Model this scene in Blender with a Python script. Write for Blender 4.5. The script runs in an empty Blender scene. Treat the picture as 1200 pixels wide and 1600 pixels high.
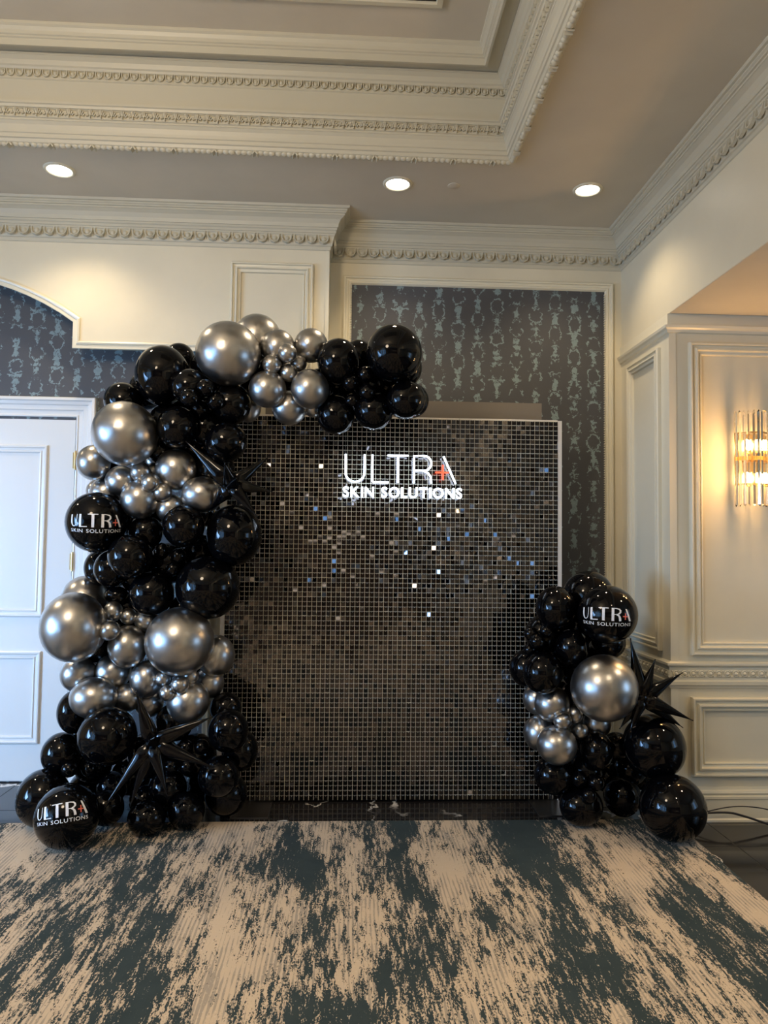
import bpy, bmesh, math, random
import numpy as np
from mathutils import Vector, Matrix

# ------------------------------------------------------------------ camera
F = 1155.0; CAMZ = 1.60
_y, _p, _r = .0491, .0472, .012
FW = Vector((math.sin(_y)*math.cos(_p), math.cos(_y)*math.cos(_p), math.sin(_p)))
_r0 = Vector((math.cos(_y), -math.sin(_y), 0)); _u0 = _r0.cross(FW)
RT = _r0*math.cos(_r) + _u0*math.sin(_r)
UP = _u0*math.cos(_r) - _r0*math.sin(_r)
CAM = Vector((0, 0, CAMZ))
sc = bpy.context.scene
COL = sc.collection
cd = bpy.data.cameras.new('camera'); cam = bpy.data.objects.new('camera', cd); COL.objects.link(cam)
cd.sensor_fit = 'VERTICAL'; cd.sensor_height = 36; cd.lens = F/1600*36; cd.clip_start = .05
B = -FW
cam.matrix_world = Matrix(((RT.x, UP.x, B.x, CAM.x), (RT.y, UP.y, B.y, CAM.y), (RT.z, UP.z, B.z, CAM.z), (0, 0, 0, 1)))
sc.camera = cam
sc.view_settings.view_transform = 'Standard'; sc.view_settings.look = 'None'
sc.view_settings.gamma = 1; sc.view_settings.use_curve_mapping = False
sc.view_settings.exposure = 0.12

def ray(x, y): return RT*((x-600)/F) + UP*((800-y)/F) + FW
def aty(x, y, Y): d = ray(x, y); return CAM + d*(Y/d.y)
def atz(x, y, z): d = ray(x, y); return CAM + d*((z-CAMZ)/d.z)

# ------------------------------------------------------------------ world
w = bpy.data.worlds.new('world'); sc.world = w; w.use_nodes = True
w.node_tree.nodes['Background'].inputs[0].default_value = (.5, .62, .8, 1)
w.node_tree.nodes['Background'].inputs[1].default_value = .3

# ------------------------------------------------------------------ key sizes (metres)
XR, XL, YB, YF, YS, YN = 1.942, -6.0, 5.147, 4.94, 4.37, -7.0
ZC, ZU, ZH = 3.86, 4.402, 3.046
XRR = 5.6
DL = [(-1.774, 4.47), (.281, 4.49), (1.477, 4.478)]
DL_BACK = [(1.46, 1.0), (1.46, -.6), (1.46, -2.0), (-5.45, 2.3), (-5.45, -.2), (-1.774, -2.6), (.1, -2.6), (-3.7, -2.6),
           (-3.8, 4.47), (-3.7, -4.6), (-1.774, -4.6), (.1, -4.6), (1.46, -4.6), (-2.7, -6.0), (-.8, -6.0)]

def lamp(name, kind, loc, energy, color, **kw):
    l = bpy.data.lights.new(name, kind); l.energy = energy; l.color = color
    for k, v in kw.items(): setattr(l, k, v)
    o = bpy.data.objects.new(name, l); COL.objects.link(o); o.location = loc
    return o
WARM = (1, .79, .53)
for x, y in DL + DL_BACK:
    lamp('downlight_lamp', 'SPOT', (x, y, ZC-.03), 40 if (x, y) in DL else 112, WARM, spot_size=math.radians(118), spot_blend=.75, shadow_soft_size=.06)
# daylight through the tall windows of the left wall and of the side bay, plus an added door fill
o = lamp('daylight_left', 'AREA', (XL+.12, -1.4, 1.75), 45, (.42, .68, 1), shape='RECTANGLE', size=4.6, size_y=2.5)
o.rotation_euler = (0, math.radians(-90), 0)
o = lamp('daylight_bay', 'AREA', (XRR-.12, 1.6, 1.6), 14, (.6, .8, 1), shape='RECTANGLE', size=1.6, size_y=2.2)
o.rotation_euler = (0, math.radians(90), 0)
o = lamp('door_fill', 'AREA', (XL+.12, 2.0, 1.75), 88, (.32, .58, 1), shape='RECTANGLE', size=1.1, size_y=2.5, spread=math.radians(75))  # unseen fill added for the door, aimed from the added window
o.rotation_euler = (Vector((-2.6, 5.1, 1.1))-Vector((XL+.12, 2.0, 1.75))).to_track_quat('-Z', 'Z').to_euler()
# unseen warm fill added to brighten the ceiling tray, with no fixture
lamp('tray_fill_lamp', 'POINT', (-1.6, 1.2, 3.5), 150, (1, .80, .57), shadow_soft_size=.35)
o = lamp('bay_lamp', 'SPOT', (2.9, 3.2, ZH-.03), 62, (1, .76, .50), spot_size=math.radians(130), spot_blend=.9, shadow_soft_size=.08)

# ------------------------------------------------------------------ materials
def mat(name, col=(.8, .8, .8), rough=.5, metal=0, **kw):
    m = bpy.data.materials.new(name); m.use_nodes = True
    b = m.node_tree.nodes['Principled BSDF']
    b.inputs['Base Color'].default_value = (*col, 1); b.inputs['Roughness'].default_value = rough; b.inputs['Metallic'].default_value = metal
    for k, v in kw.items():
        b.inputs[k.replace('_', ' ')].default_value = (*v, 1) if isinstance(v, tuple) else v
    return m
class NT:
    """tiny helper for node graphs"""
    def __init__(s, m): s.t = m.node_tree; s.b = s.t.nodes['Principled BSDF']
    def n(s, typ, **kw):
        nd = s.t.nodes.new(typ)
        for k, v in kw.items(): setattr(nd, k, v)
        return nd
    def link(s, a, b): s.t.links.new(a, b)
    def m(s, op, *a):
        nd = s.n('ShaderNodeMath', operation=op)
        for i, v in enumerate(a):
            if isinstance(v, (int, float)): nd.inputs[i].default_value = v
            else: s.link(v, nd.inputs[i])
        return nd.outputs[0]
    def xyz(s):
        tc = s.n('ShaderNodeTexCoord'); sp = s.n('ShaderNodeSeparateXYZ'); s.link(tc.outputs['Object'], sp.inputs[0]); return sp.outputs
    def vec(s, x, y, z):
        c = s.n('ShaderNodeCombineXYZ')
        for i, v in enumerate((x, y, z)):
            if isinstance(v, (int, float)): c.inputs[i].default_value = v
            else: s.link(v, c.inputs[i])
        return c.outputs[0]
    def noise(s, v, scale, detail=3, rough=.55, out=0):
        nd = s.n('ShaderNodeTexNoise'); s.link(v, nd.inputs['Vector']); nd.inputs['Scale'].default_value = scale
        nd.inputs['Detail'].default_value = detail; nd.inputs['Roughness'].default_value = rough
        return nd.outputs[out]
    def step(s, v, lo, hi):
        nd = s.n('ShaderNodeMapRange'); nd.clamp = True
        if isinstance(v, (int, float)): nd.inputs[0].default_value = v
        else: s.link(v, nd.inputs[0])
        nd.inputs[1].default_value = lo; nd.inputs[2].default_value = hi
        return nd.outputs[0]
    def mix(s, f, a, b):
        nd = s.n('ShaderNodeMix', data_type='RGBA')
        if isinstance(f, (int, float)): nd.inputs[0].default_value = f
        else: s.link(f, nd.inputs[0])
        for i, v in ((6, a), (7, b)):
            if isinstance(v, tuple): nd.inputs[i].default_value = (*v, 1)
            else: s.link(v, nd.inputs[i])
        return nd.outputs[2]
    def bump(s, h, st, dist=.002):
        nd = s.n('ShaderNodeBump'); nd.inputs['Strength'].default_value = st; nd.inputs['Distance'].default_value = dist
        s.link(h, nd.inputs['Height']); s.link(nd.outputs[0], s.b.inputs['Normal'])

def paint(name, col, rough=.4, var=.04):
    m = mat(name, col, rough); g = NT(m); x = g.xyz(); v = g.vec(x[0], x[1], x[2])
    f = g.noise(v, 1.7, 4); c2 = tuple(c*(1-var*2) for c in col)
    g.link(g.mix(g.step(f, .35, .65), c2, col), g.b.inputs['Base Color'])
    g.bump(g.noise(v, 220, 2), .12, .0006)
    return m
M = {}
M['wall'] = paint('cream_paint', (.72, .66, .50), .38)
M['trim'] = paint('trim_paint', (.72, .67, .52), .32, .01)
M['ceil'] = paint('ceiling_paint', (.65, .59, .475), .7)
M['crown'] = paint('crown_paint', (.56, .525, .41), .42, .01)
M['door'] = paint('door_paint', (.72, .72, .70), .3, .01)
M['far'] = paint('far_wall_paint', (.16, .12, .09), .6)
M['black'] = mat('black_latex', (.0015, .0015, .002), .055, Specular_IOR_Level=.27)
M['chrome'] = mat('chrome_latex', (.48, .47, .455), .31, 1.0, Coat_Weight=.16, Coat_Roughness=.05)
M['foil'] = mat('black_foil', (.0015, .0015, .002), .10, 0, Specular_IOR_Level=.32)
M['brass'] = mat('brass', (.72, .50, .22), .28, 1)
M['steel'] = mat('brushed_steel', (.30, .29, .28), .3, 1)
M['post'] = mat('white_post', (.75, .70, .62), .4)
M['backing'] = mat('black_backing', (.006, .006, .006), .5)
M['gridbar'] = mat('clear_grid', (.70, .66, .55), .3, Specular_IOR_Level=.6)
M['sequin'] = mat('black_mirror_square', (.075, .07, .075), .04, 1)
M['cable'] = mat('cable_rubber', (.01, .01, .012), .4)
M['white_print'] = mat('white_print', (.85, .85, .86), .35, Emission_Color=(0, 0, 0))
M['red_print'] = mat('red_print', (.85, .16, .09), .4)
M['board'] = mat('taupe_board', (.19, .165, .135), .55)
M['slot'] = mat('dark_slot', (.02, .018, .016), .6)
def emit(name, col, s):
    return mat(name, (.08, .08, .08), .4, Emission_Color=col, Emission_Strength=s)
M['lamp'] = emit('lamp_glow', (1, .93, .82), 9)
M['neon'] = emit('white_neon', (.72, .85, 1), 7)
M['neonred'] = emit('red_neon', (1, .07, .02), 2.2)
M['bulb'] = emit('bulb_glow', (1, .72, .32), 16)
M['pane'] = emit('daylit_pane', (.20, .50, 1), 5)
M['bar'] = emit('lit_bar', (1, .85, .62), 5)
M['glass'] = mat('crystal', (1, .95, .86), .02, Transmission_Weight=1.0, IOR=1.45)
M['amber'] = mat('amber_glass', (1, .72, .30), .12, Transmission_Weight=.9, IOR=1.3, Emission_Color=(1, .45, .10), Emission_Strength=.35)

def wallpaper():
    m = mat('ink_wallpaper', (.06, .07, .08), .55); g = NT(m); x = g.xyz()
    P = .139
    # wobble the coordinates, then repeat in columns and mirror each one
    wob = g.vec(x[0], 0, x[2])
    n1 = g.noise(wob, 26, 3, .6); n2 = g.noise(g.vec(g.m('ADD', x[0], 7.3), 0, x[2]), 30, 3, .6)
    ux = g.m('ADD', x[0], g.m('MULTIPLY', g.m('SUBTRACT', n1, .5), .062))
    uz = g.m('ADD', x[2], g.m('MULTIPLY', g.m('SUBTRACT', n2, .5), .075))
    cf = g.m('DIVIDE', ux, P); ci = g.m('FLOOR', cf); lx = g.m('MULTIPLY', g.m('SUBTRACT', g.m('SUBTRACT', cf, ci), .5), P)
    ax = g.m('ABSOLUTE', lx)
    off = g.m('MULTIPLY', g.m('FRACT', g.m('MULTIPLY', ci, .618)), .26)
    zz = g.m('ADD', uz, off); T = .235
    zf = g.m('DIVIDE', zz, T); zc = g.m('MULTIPLY', g.m('SUBTRACT', g.m('SUBTRACT', zf, g.m('FLOOR', zf)), .5), T)
    mir = g.vec(ax, ci, zz)
    nb = g.noise(mir, 38, 3, .65); nb2 = g.noise(g.vec(ax, g.m('ADD', ci, 31.7), zz), 17, 2, .6)
    rad = g.m('SQRT', g.m('ADD', g.m('POWER', lx, 2), g.m('POWER', g.m('MULTIPLY', zc, .82), 2)))
    ring = g.m('SUBTRACT', g.m('ADD', .0085, g.m('MULTIPLY', g.m('SUBTRACT', nb, .56), .062)), g.m('ABSOLUTE', g.m('SUBTRACT', rad, .043)))
    az = g.m('ABSOLUTE', zc)
    # ink blot between rings
    blob = g.m('SUBTRACT', g.m('ADD', .017, g.m('MULTIPLY', g.m('SUBTRACT', nb, .53), .10)), g.m('SQRT', g.m('ADD', g.m('POWER', g.m('MULTIPLY', ax, .8), 2), g.m('POWER', g.m('MULTIPLY', g.m('SUBTRACT', .1, az), .45), 2))))
    arm = g.m('SUBTRACT', g.m('ADD', .001, g.m('MULTIPLY', g.m('SUBTRACT', nb2, .54), .07)), g.m('ABSOLUTE', g.m('SUBTRACT', az, .062)))
    arm = g.m('MINIMUM', arm, g.m('SUBTRACT', .058, ax))
    ringg = g.m('MINIMUM', ring, g.m('MULTIPLY', g.m('SUBTRACT', nb2, .445), .2))
    tot = g.m('MAXIMUM', g.m('MAXIMUM', ringg, blob), arm)
    mask = g.step(tot, 0, .0022)
    weave = g.noise(g.vec(g.m('MULTIPLY', x[0], 3), 0, g.m('MULTIPLY', x[2], .6)), 160, 2)
    base = g.mix(g.noise(wob, 3, 3), (.056, .058, .066), (.080, .080, .085))
    ink = g.mix(g.noise(wob, 45, 3), (.16, .23, .25), (.28, .37, .38))
    c = g.mix(mask, base, ink)
    c2 = g.mix(g.m('MULTIPLY', weave, .35), c, (.045, .05, .055))
    g.link(c2, g.b.inputs['Base Color']); g.bump(weave, .2, .0005)
    return m
M['paper'] = wallpaper()

def carpet():
    m = mat('distressed_carpet', (.4, .35, .3), .95, Specular_IOR_Level=.15); g = NT(m); x = g.xyz()
    v = g.vec(x[0], g.m('MULTIPLY', x[1], .34), 0)
    big = g.noise(v, 2.5, 3, .5)
    mid = g.noise(g.vec(x[0], g.m('MULTIPLY', x[1], .17), 2.2), 13, 3, .6)
    fine = g.noise(g.vec(x[0], g.m('MULTIPLY', x[1], .16), 5.1), 62, 4, .75)
    grain = g.noise(g.vec(x[0], g.m('MULTIPLY', x[1], .5), 9.), 150, 3, .7)
    val = g.m('ADD', g.m('ADD', g.m('MULTIPLY', g.m('SUBTRACT', big, .503), 1.6), g.m('MULTIPLY', g.m('SUBTRACT', mid, .5), 1.05)),
              g.m('ADD', g.m('MULTIPLY', g.m('SUBTRACT', fine, .5), 1.35), g.m('MULTIPLY', g.m('SUBTRACT', grain, .5), .95)))
    mask = g.step(val, -.012, .012)
    rib = g.m('SINE', g.m('ADD', g.m('MULTIPLY', x[0], 340), g.m('MULTIPLY', mid, 8)))
    rb = g.step(g.m('ADD', rib, g.m('MULTIPLY', g.m('SUBTRACT', g.noise(v, 9, 4), .47), 9)), .5, 1.2)
    light = g.mix(rb, (.60, .485, .355), (.38, .325, .26))
    light = g.mix(g.step(grain, .62, .66), light, (.68, .58, .44))
    dark = g.mix(g.noise(g.vec(x[0], x[1], 0), 7, 3), (.024, .040, .046), (.05, .068, .072))
    g.link(g.mix(mask, dark, light), g.b.inputs['Base Color'])
    g.bump(g.m('ADD', g.noise(g.vec(x[0], x[1], 0), 420, 2), g.m('MULTIPLY', mask, .6)), .6, .004)
    return m
M['carpet'] = carpet()

def marble():
    m = mat('black_marble', (.012, .012, .014), .09, Specular_IOR_Level=.5); g = NT(m)
    tc = g.n('ShaderNodeNewGeometry').outputs['Position']
    wv = g.noise(tc, 2.2, 5, .6, 1)
    vm = g.n('ShaderNodeVectorMath', operation='MULTIPLY_ADD'); g.link(wv, vm.inputs[0]); vm.inputs[1].default_value = (.55, .55, .0); g.link(tc, vm.inputs[2])
    sp = g.n('ShaderNodeSeparateXYZ'); g.link(vm.outputs[0], sp.inputs[0])
    n = g.noise(g.vec(g.m('ADD', sp.outputs[0], 4.4), g.m('MULTIPLY', sp.outputs[1], .45), 3.), 2.6, 2, .5)
    vein = g.m('SUBTRACT', 1.0, g.step(g.m('ABSOLUTE', g.m('SUBTRACT', n, .5)), .003, .012))
    gate = g.step(g.noise(tc, 1.6, 2), .50, .56)
    c = g.mix(g.noise(tc, 9, 4), (.008, .008, .010), (.022, .020, .019))
    g.link(g.mix(g.m('MULTIPLY', vein, gate), c, (.62, .60, .56)), g.b.inputs['Base Color'])
    return m
M['marble'] = marble()
M['grout'] = mat('grout', (.05, .045, .04), .6)

# ------------------------------------------------------------------ mesh helpers
class MB:
    def __init__(s): s.v = []; s.f = []; s.sm = []
    def add(s, vs, fs, smooth=False):
        n = len(s.v); s.v += [tuple(v) for v in vs]
        for f in fs: s.f.append(tuple(i+n for i in f)); s.sm.append(smooth)
        return s
    def box(s, a, b):
        x0, y0, z0 = a; x1, y1, z1 = b
        return s.add([(x0, y0, z0), (x1, y0, z0), (x1, y1, z0), (x0, y1, z0), (x0, y0, z1), (x1, y0, z1), (x1, y1, z1), (x0, y1, z1)],
                     [(0, 3, 2, 1), (4, 5, 6, 7), (0, 1, 5, 4), (1, 2, 6, 5), (2, 3, 7, 6), (3, 0, 4, 7)])
    def obox(s, mw, sx, sy, sz):
        vs = [mw @ Vector((x*sx/2, y*sy/2, z*sz/2)) for z in (-1, 1) for x, y in ((-1, -1), (1, -1), (1, 1), (-1, 1))]
        return s.add(vs, [(0, 3, 2, 1), (4, 5, 6, 7), (0, 1, 5, 4), (1, 2, 6, 5), (2, 3, 7, 6), (3, 0, 4, 7)])
    def tube(s, pts, r, n=8, smooth=True, caps=True):
        pts = [Vector(p) for p in pts]; rs = r if isinstance(r, (list, tuple)) else [r]*len(pts)
        rings = []; up = None
        for i, p in enumerate(pts):
            t = (pts[min(i+1, len(pts)-1)] - pts[max(i-1, 0)]).normalized()
            if up is None:
                up = Vector((0, 0, 1)) if abs(t.z) < .9 else Vector((0, 1, 0))
            a = t.cross(up).normalized(); b = a.cross(t).normalized(); up = b
            rings.append([p + (a*math.cos(2*math.pi*k/n) + b*math.sin(2*math.pi*k/n))*rs[i] for k in range(n)])
        vs = [v for ring in rings for v in ring]
        fs = [(i*n+k, i*n+(k+1) % n, (i+1)*n+(k+1) % n, (i+1)*n+k) for i in range(len(pts)-1) for k in range(n)]
        s.add(vs, fs, smooth)
        if caps: s.add(rings[0], [tuple(range(n))][:1]); s.add(rings[-1], [tuple(reversed(range(n)))])
        return s
    def lathe(s, prof, n=24, c=(0, 0, 0), smooth=True):
        """prof: (r, z) from bottom to top around z"""
        vs = [(c[0]+r*math.cos(2*math.pi*k/n), c[1]+r*math.sin(2*math.pi*k/n), c[2]+z) for r, z in prof for k in range(n)]
        fs = [(i*n+k, i*n+(k+1) % n, (i+1)*n+(k+1) % n, (i+1)*n+k) for i in range(len(prof)-1) for k in range(n)]
        return s.add(vs, fs, smooth)
    def mesh(s, name, m):
        me = bpy.data.meshes.new(name); me.from_pydata(s.v, [], s.f)
        if m is not None: me.materials.append(m)
        me.polygons.foreach_set('use_smooth', s.sm)
        bm = bmesh.new(); bm.from_mesh(me); bmesh.ops.recalc_face_normals(bm, faces=bm.faces); bm.to_mesh(me); bm.free()
        me.update(); return me
    def build(s, name, m, parent=None): return link(name, s.mesh(name, m), parent)
def link(name, me, parent=None, loc=None):
    o = bpy.data.objects.new(name, me); COL.objects.link(o)
    if parent is not None: o.parent = parent
    if loc is not None: o.location = loc
    return o
def local(mb, loc):
    """shift a builder made in world space into the local space of a root at loc"""
    mb.v = [(v[0]-loc[0], v[1]-loc[1], v[2]-loc[2]) for v in mb.v]; return mb
def tag(o, label=None, cat=None, group=None, kind=None):
    if label: o['label'] = label
    if cat: o['category'] = cat
    if group: o['group'] = group
    if kind: o['kind'] = kind
    return o
def struct(o, label=None, cat=None): return tag(o, label, cat, kind='structure')
def empty(name, loc):
    o = bpy.data.objects.new(name, None); COL.objects.link(o); o.location = loc; o.empty_display_size = .1; return o
def sweep(path, prof, mp, closed=False, mb=None):
    """path of 2D points; prof of (offset along the right normal, w); mp maps (u, v, w) to xyz; mitred corners"""
    mb = mb or MB(); n = len(path); P = [Vector(p) for p in path]; nor = []
    for i in range(n):
        def rn(a, b): d = (b-a).normalized(); return Vector((d.y, -d.x))
        if closed or 0 < i < n-1:
            n1 = rn(P[i-1], P[i]); n2 = rn(P[i], P[(i+1) % n]); mvec = (n1+n2); mvec = mvec/(mvec.dot(n1))
        elif i == 0: mvec = rn(P[0], P[1])
        else: mvec = rn(P[-2], P[-1])
        nor.append(mvec)
    k = len(prof)
    vs = [mp(P[i].x+nor[i].x*o, P[i].y+nor[i].y*o, wv) for i in range(n) for o, wv in prof]
    fs = []
    for i in range(n if closed else n-1):
        j = (i+1) % n
        for a in range(k-1): fs.append((i*k+a, j*k+a, j*k+a+1, i*k+a+1))
    mb.add(vs, fs); return mb
def rect(u0, u1, v0, v1): return [(u0, v1), (u1, v1), (u1, v0), (u0, v0)]
def on_back(Y): return lambda u, v, wv: (u, Y-wv, v)
def on_right(X): return lambda u, v, wv: (X-wv, u, v)
flat = lambda u, v, wv: (u, v, wv)

# picture-frame mouldings
def frame_prof(W, h=.022):
    return [(0, 0), (0, h*.7), (W*.08, h), (W*.18, h), (W*.24, h*.55), (W*.42, h*.5), (W*.5, h*.95), (W*.62, h), (W*.7, h*.5), (W*.86, h*.4), (W*.9, h*.6), (W*.97, h*.55), (W, 0)]

# ------------------------------------------------------------------ floor and carpet
fl = struct(MB().box((XL-.2, YN-.2, -.05), (XRR+.2, YB+.3, -.008)).build('floor', M['grout']), 'black polished marble floor around the carpet', 'floor')
tp = .614
tile = MB()
g_, b_ = .0012, .003
tile.box((g_, g_, -.010), (tp-g_, tp-g_, -b_*.3))
tile.add([(g_, g_, -b_*.3), (tp-g_, g_, -b_*.3), (tp-g_, tp-g_, -b_*.3), (g_, tp-g_, -b_*.3), (g_+b_, g_+b_, 0), (tp-g_-b_, g_+b_, 0), (tp-g_-b_, tp-g_-b_, 0), (g_+b_, tp-g_-b_, 0)],
         [(4, 5, 6, 7), (0, 1, 5, 4), (1, 2, 6, 5), (2, 3, 7, 6), (3, 0, 4, 7)])
tme = tile.mesh('marble_tile', M['marble'])
for j in range(-2, 2):
    for i in range(-6, 9):
        x = .295+tp*i; y = 3.989+tp*j
        if x+tp < 1.9 and y+tp < 4.3: continue
        link('marble_tile', tme, fl, (x, y, 0))
c = MB().box((-5.5, YN+.3, .0), (1.935, 4.366, .012))
o = c.build('carpet', M['carpet']); tag(o, 'large dark teal and beige distressed-stripe carpet covering the room floor', 'carpet')

# ------------------------------------------------------------------ walls
wb = MB().box((XL, YB, -.05), (XR+.15, YB+.15, ZC+.6))
struct(wb.build('wall_back', M['wall']), 'cream back wall behind the backdrop', 'wall')
# wallpaper insets: one inside the niche frame, one on the door wall
o = MB().box((-.02, YB-.004, .2), (1.822, YB-.001, 3.46)).build('wallpaper_panel', M['paper'], None); struct(o, 'dark slate wallpaper with ink rings in the framed niche', 'wallpaper')
o = MB().box((XL, YB-.004, 0), (-.884, YB-.001, 3.7)).build('wallpaper_panel', M['paper'], None); struct(o, 'dark slate wallpaper above the white door', 'wallpaper')
m = sweep(rect(-.052, 1.878, .19, 3.506), [(0, 0), (0, .02), (.006, .026), (.016, .026), (.02, .016), (.034, .014), (.04, .02), (.05, .018), (.06, .006), (.06, 0)], on_back(YB), True)
tr = struct(m.build('trim_1', M['trim']), 'cream moulding frame around the niche wallpaper', 'trim')
bd = MB()
for z in np.arange(.27, 3.43, .017):
    bd.box((1.811, YB-.022, z), (1.818, YB-.006, z+.009))
    bd.box((-.001, YB-.022, z), (.006, YB-.022+.016, z+.009))
tag(bd.build('bead_row', M['trim'], tr), kind='stuff')
# fascia with a segmental arch, carried by the pier
arc_c, arc_r, ax = -2.77, 1.652, 1.761
def arch_pts(x0, x1, n=18):
    out = []
    for i in range(n+1):
        x = x0+(x1-x0)*i/n; out.append((x, ax+math.sqrt(arc_r**2-(x-arc_c)**2)))
    return out
XP0, XP1, ZB = -.884, -.148, 2.938
xa = -1.792; xa2 = 2*arc_c-xa; xj = 2*arc_c-XP0
low = [(XP0, 0), (XP0, ZB), (xa, ZB)] + arch_pts(xa, xa2) + [(xa2, ZB), (xj, ZB), (xj, 0)]
f_ = MB()
# front face as vertical strips between the opening line and the ceiling
cols = [(XP1, 0), (XP0, 0), (XP0, ZB), (xa, ZB)] + arch_pts(xa, xa2) + [(xa2, ZB), (xj, ZB), (xj, 0), (XL, 0)]
for (x0, z0), (x1, z1) in zip(cols[:-1], cols[1:]):
    if abs(x0-x1) > 1e-6:
        f_.add([(x0, YF, z0), (x1, YF, z1), (x1, YF, ZC+.02), (x0, YF, ZC+.02)], [(0, 1, 2, 3)])
    f_.add([(x0, YF, z0), (x1, YF, z1), (x1, YB, z1), (x0, YB, z0)], [(0, 1, 2, 3)])
f_.add([(XP1, YF, 0), (XP1, YB, 0), (XP1, YB, ZC+.02), (XP1, YF, ZC+.02)], [(0, 1, 2, 3)])
struct(f_.build('wall_arch', M['wall']), 'cream fascia with a shallow arch and a panelled pier', 'wall')
m = sweep(low, [(0, 0), (0, .010), (-.010, .014), (-.020, .010), (-.022, .004), (-.045, .004), (-.048, 0)], on_back(YF))
struct(m.build('trim_2', M['trim']), 'thin moulding along the edge of the arched fascia', 'trim')
m = sweep(rect(-.805, -.254, .30, 3.50), frame_prof(.068, .03), on_back(YF), True)
m.box((-.172, YF-.006, .2), (XP1, YF, 3.6))
struct(m.build('trim_3', M['trim']), 'rectangular moulding frame on the pier', 'trim')

# right wall: full height between the niche and the bay, a header above the bay opening
m = MB().box((XR, YS, -.05), (XR+.12, YB+.1, ZC+.6)); m.box((XR, YN, ZH), (XR+.12, YS, ZC+.6)); m.box((XR, YN, 0), (XR+.12, -1.0, ZH))
struct(m.build('wall_right', M['wall']), 'cream right wall with a wide bay opening under its header', 'wall')
struct(MB().box((XR+.12, YS, -.05), (XRR, YS+.15, ZH+.3)).build('wall_bay', M['wall']), 'panelled cream wall of the side bay behind the sconce', 'wall')
struct(MB().box((XRR, -1.1, -.05), (XRR+.15, YS+.15, ZH+.3)).build('wall_bay_side', M['wall']), 'far side wall of the bay', 'wall')
struct(MB().box((XR+.12, -1.2, -.05), (XRR, -1.05, ZH+.3)).build('wall_bay_near', M['wall']), 'near wall of the bay', 'wall')
struct(MB().box((XR+.004, -1.05, ZH-.002), (XRR, YS, ZH+.1)).build('ceiling_bay', M['ceil']), 'lower ceiling of the side bay', 'ceiling')
struct(MB().box((XL-.15, YN, -.05), (XL, YB+.1, ZC+.6)).build('wall_left', M['wall']), 'left wall with tall windows', 'wall')
struct(MB().box((XL-.1, YN-.15, -.05), (XR+.1, YN, ZC+.6)).build('wall_rear', M['far']), 'dark rear wall', 'wall')

# mouldings of right wall
m = MB()
# ledge at header height, running down the right wall and round the bay
ledge = [(0, 2.925), (.012, 2.93), (.016, 2.945), (.028, 2.955), (.032, 2.97), (.010, 2.975), (.010, 3.044), (0, 3.046)]
sweep([(XR, YB), (XR, YS), (XRR, YS)], ledge, flat, mb=m)
struct(m.build('trim_4', M['trim']), 'cream ledge moulding wrapping the bay corner at header height', 'trim')
m = sweep(rect(4.478, 4.985, .985, 2.865), frame_prof(.066, .03), on_right(XR), True)
sweep(rect(4.478, 4.985, .262, .722), frame_prof(.066, .03), on_right(XR), True, m)
struct(m.build('trim_5', M['trim']), 'two stacked moulding frames on the narrow return wall', 'trim')
for k, (u0, u1) in enumerate([(2.062, 2.80), (3.0, 3.74), (3.94, 4.68)]):
    m = sweep(rect(u0, u1, .975, 2.868), frame_prof(.078, .032), on_back(YS), True)
    sweep(rect(u0, u1, .262, .727), frame_prof(.082, .034), on_back(YS), True, m)
    struct(m.build('trim_%d' % (6+k), M['trim']), ['stacked upper and lower moulding frames around the sconce', 'second pair of moulding frames in the bay', 'third pair of moulding frames in the bay'][k], 'trim')
struct(MB().box((XR, YS-.004, .2), (XR+.045, YS, 2.925)).build('trim_9', M['trim']), 'flat corner strip where the bay begins', 'trim')
# chair rail with rosettes
rail = [(0, .775), (.008, .78), (.012, .795), (.022, .80), (.024, .822), (.014, .826), (.014, .905), (.024, .91), (.030, .918), (.030, .93), (.008, .936), (0, .94)]
bay_path = [(XR, YB), (XR, YS), (XRR, YS)]
rl = struct(sweep(bay_path, rail, flat).build('trim_10', M['trim']), 'chair rail with a band of round rosettes', 'trim')
def rosette_mesh(r=.021):
    mb = MB()
    # ring and dome facing -Y, flattened
    n = 10
    pr = [(r, 0), (r*.98, -.006), (r*.82, -.009), (r*.72, -.004), (r*.62, -.003), (r*.5, -.010), (r*.26, -.014), (0.0005, -.015)]
    vs = [(a*math.cos(2*math.pi*k/n), d, a*math.sin(2*math.pi*k/n)) for a, d in pr for k in range(n)]
    fs = [(i*n+k, i*n+(k+1) % n, (i+1)*n+(k+1) % n, (i+1)*n+k) for i in range(len(pr)-1) for k in range(n)]
    mb.add(vs, fs, True)
    for sx in (-1, 1):
        for sz in (-1, 1): mb.box((sx*r*1.05-.004, -.007, sz*r*.75-.004), (sx*r*1.05+.004, 0, sz*r*.75+.004))
    return mb.mesh('rosette', M['trim'])
rme = rosette_mesh()
def row(parent, name, me, p0, p1, spacing, tilt=0.0, scale=1.0):
    """copies of one ornament from p0 to p1, the room lying to the right of the direction of travel"""
    p0 = Vector(p0); p1 = Vector(p1); d = p1-p0; n = int(d.length/spacing); a = math.atan2(d.y, d.x)
    for i in range(n):
        o = link(name, me, parent, p0+d*((i+.5)/n)); o.rotation_euler = (tilt, 0, a); o.scale = (scale,)*3
row(rl, 'rosette', rme, (XR-.014, YB-.02, .866), (XR-.014, YS-.02, .866), .052)
row(rl, 'rosette', rme, (XR+.0, YS-.014, .866), (3.3, YS-.014, .866), .052)
base = [(0, 0), (.030, 0), (.030, .012), (.022, .02), (.022, .128), (.028, .134), (.028, .148), (.020, .152), (.026, .166), (.020, .178), (.010, .184), (.008, .2), (0, .2)]
struct(sweep(bay_path, base, flat).build('baseboard_right', M['trim']), 'tall cream baseboard of the bay', 'baseboard')
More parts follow.
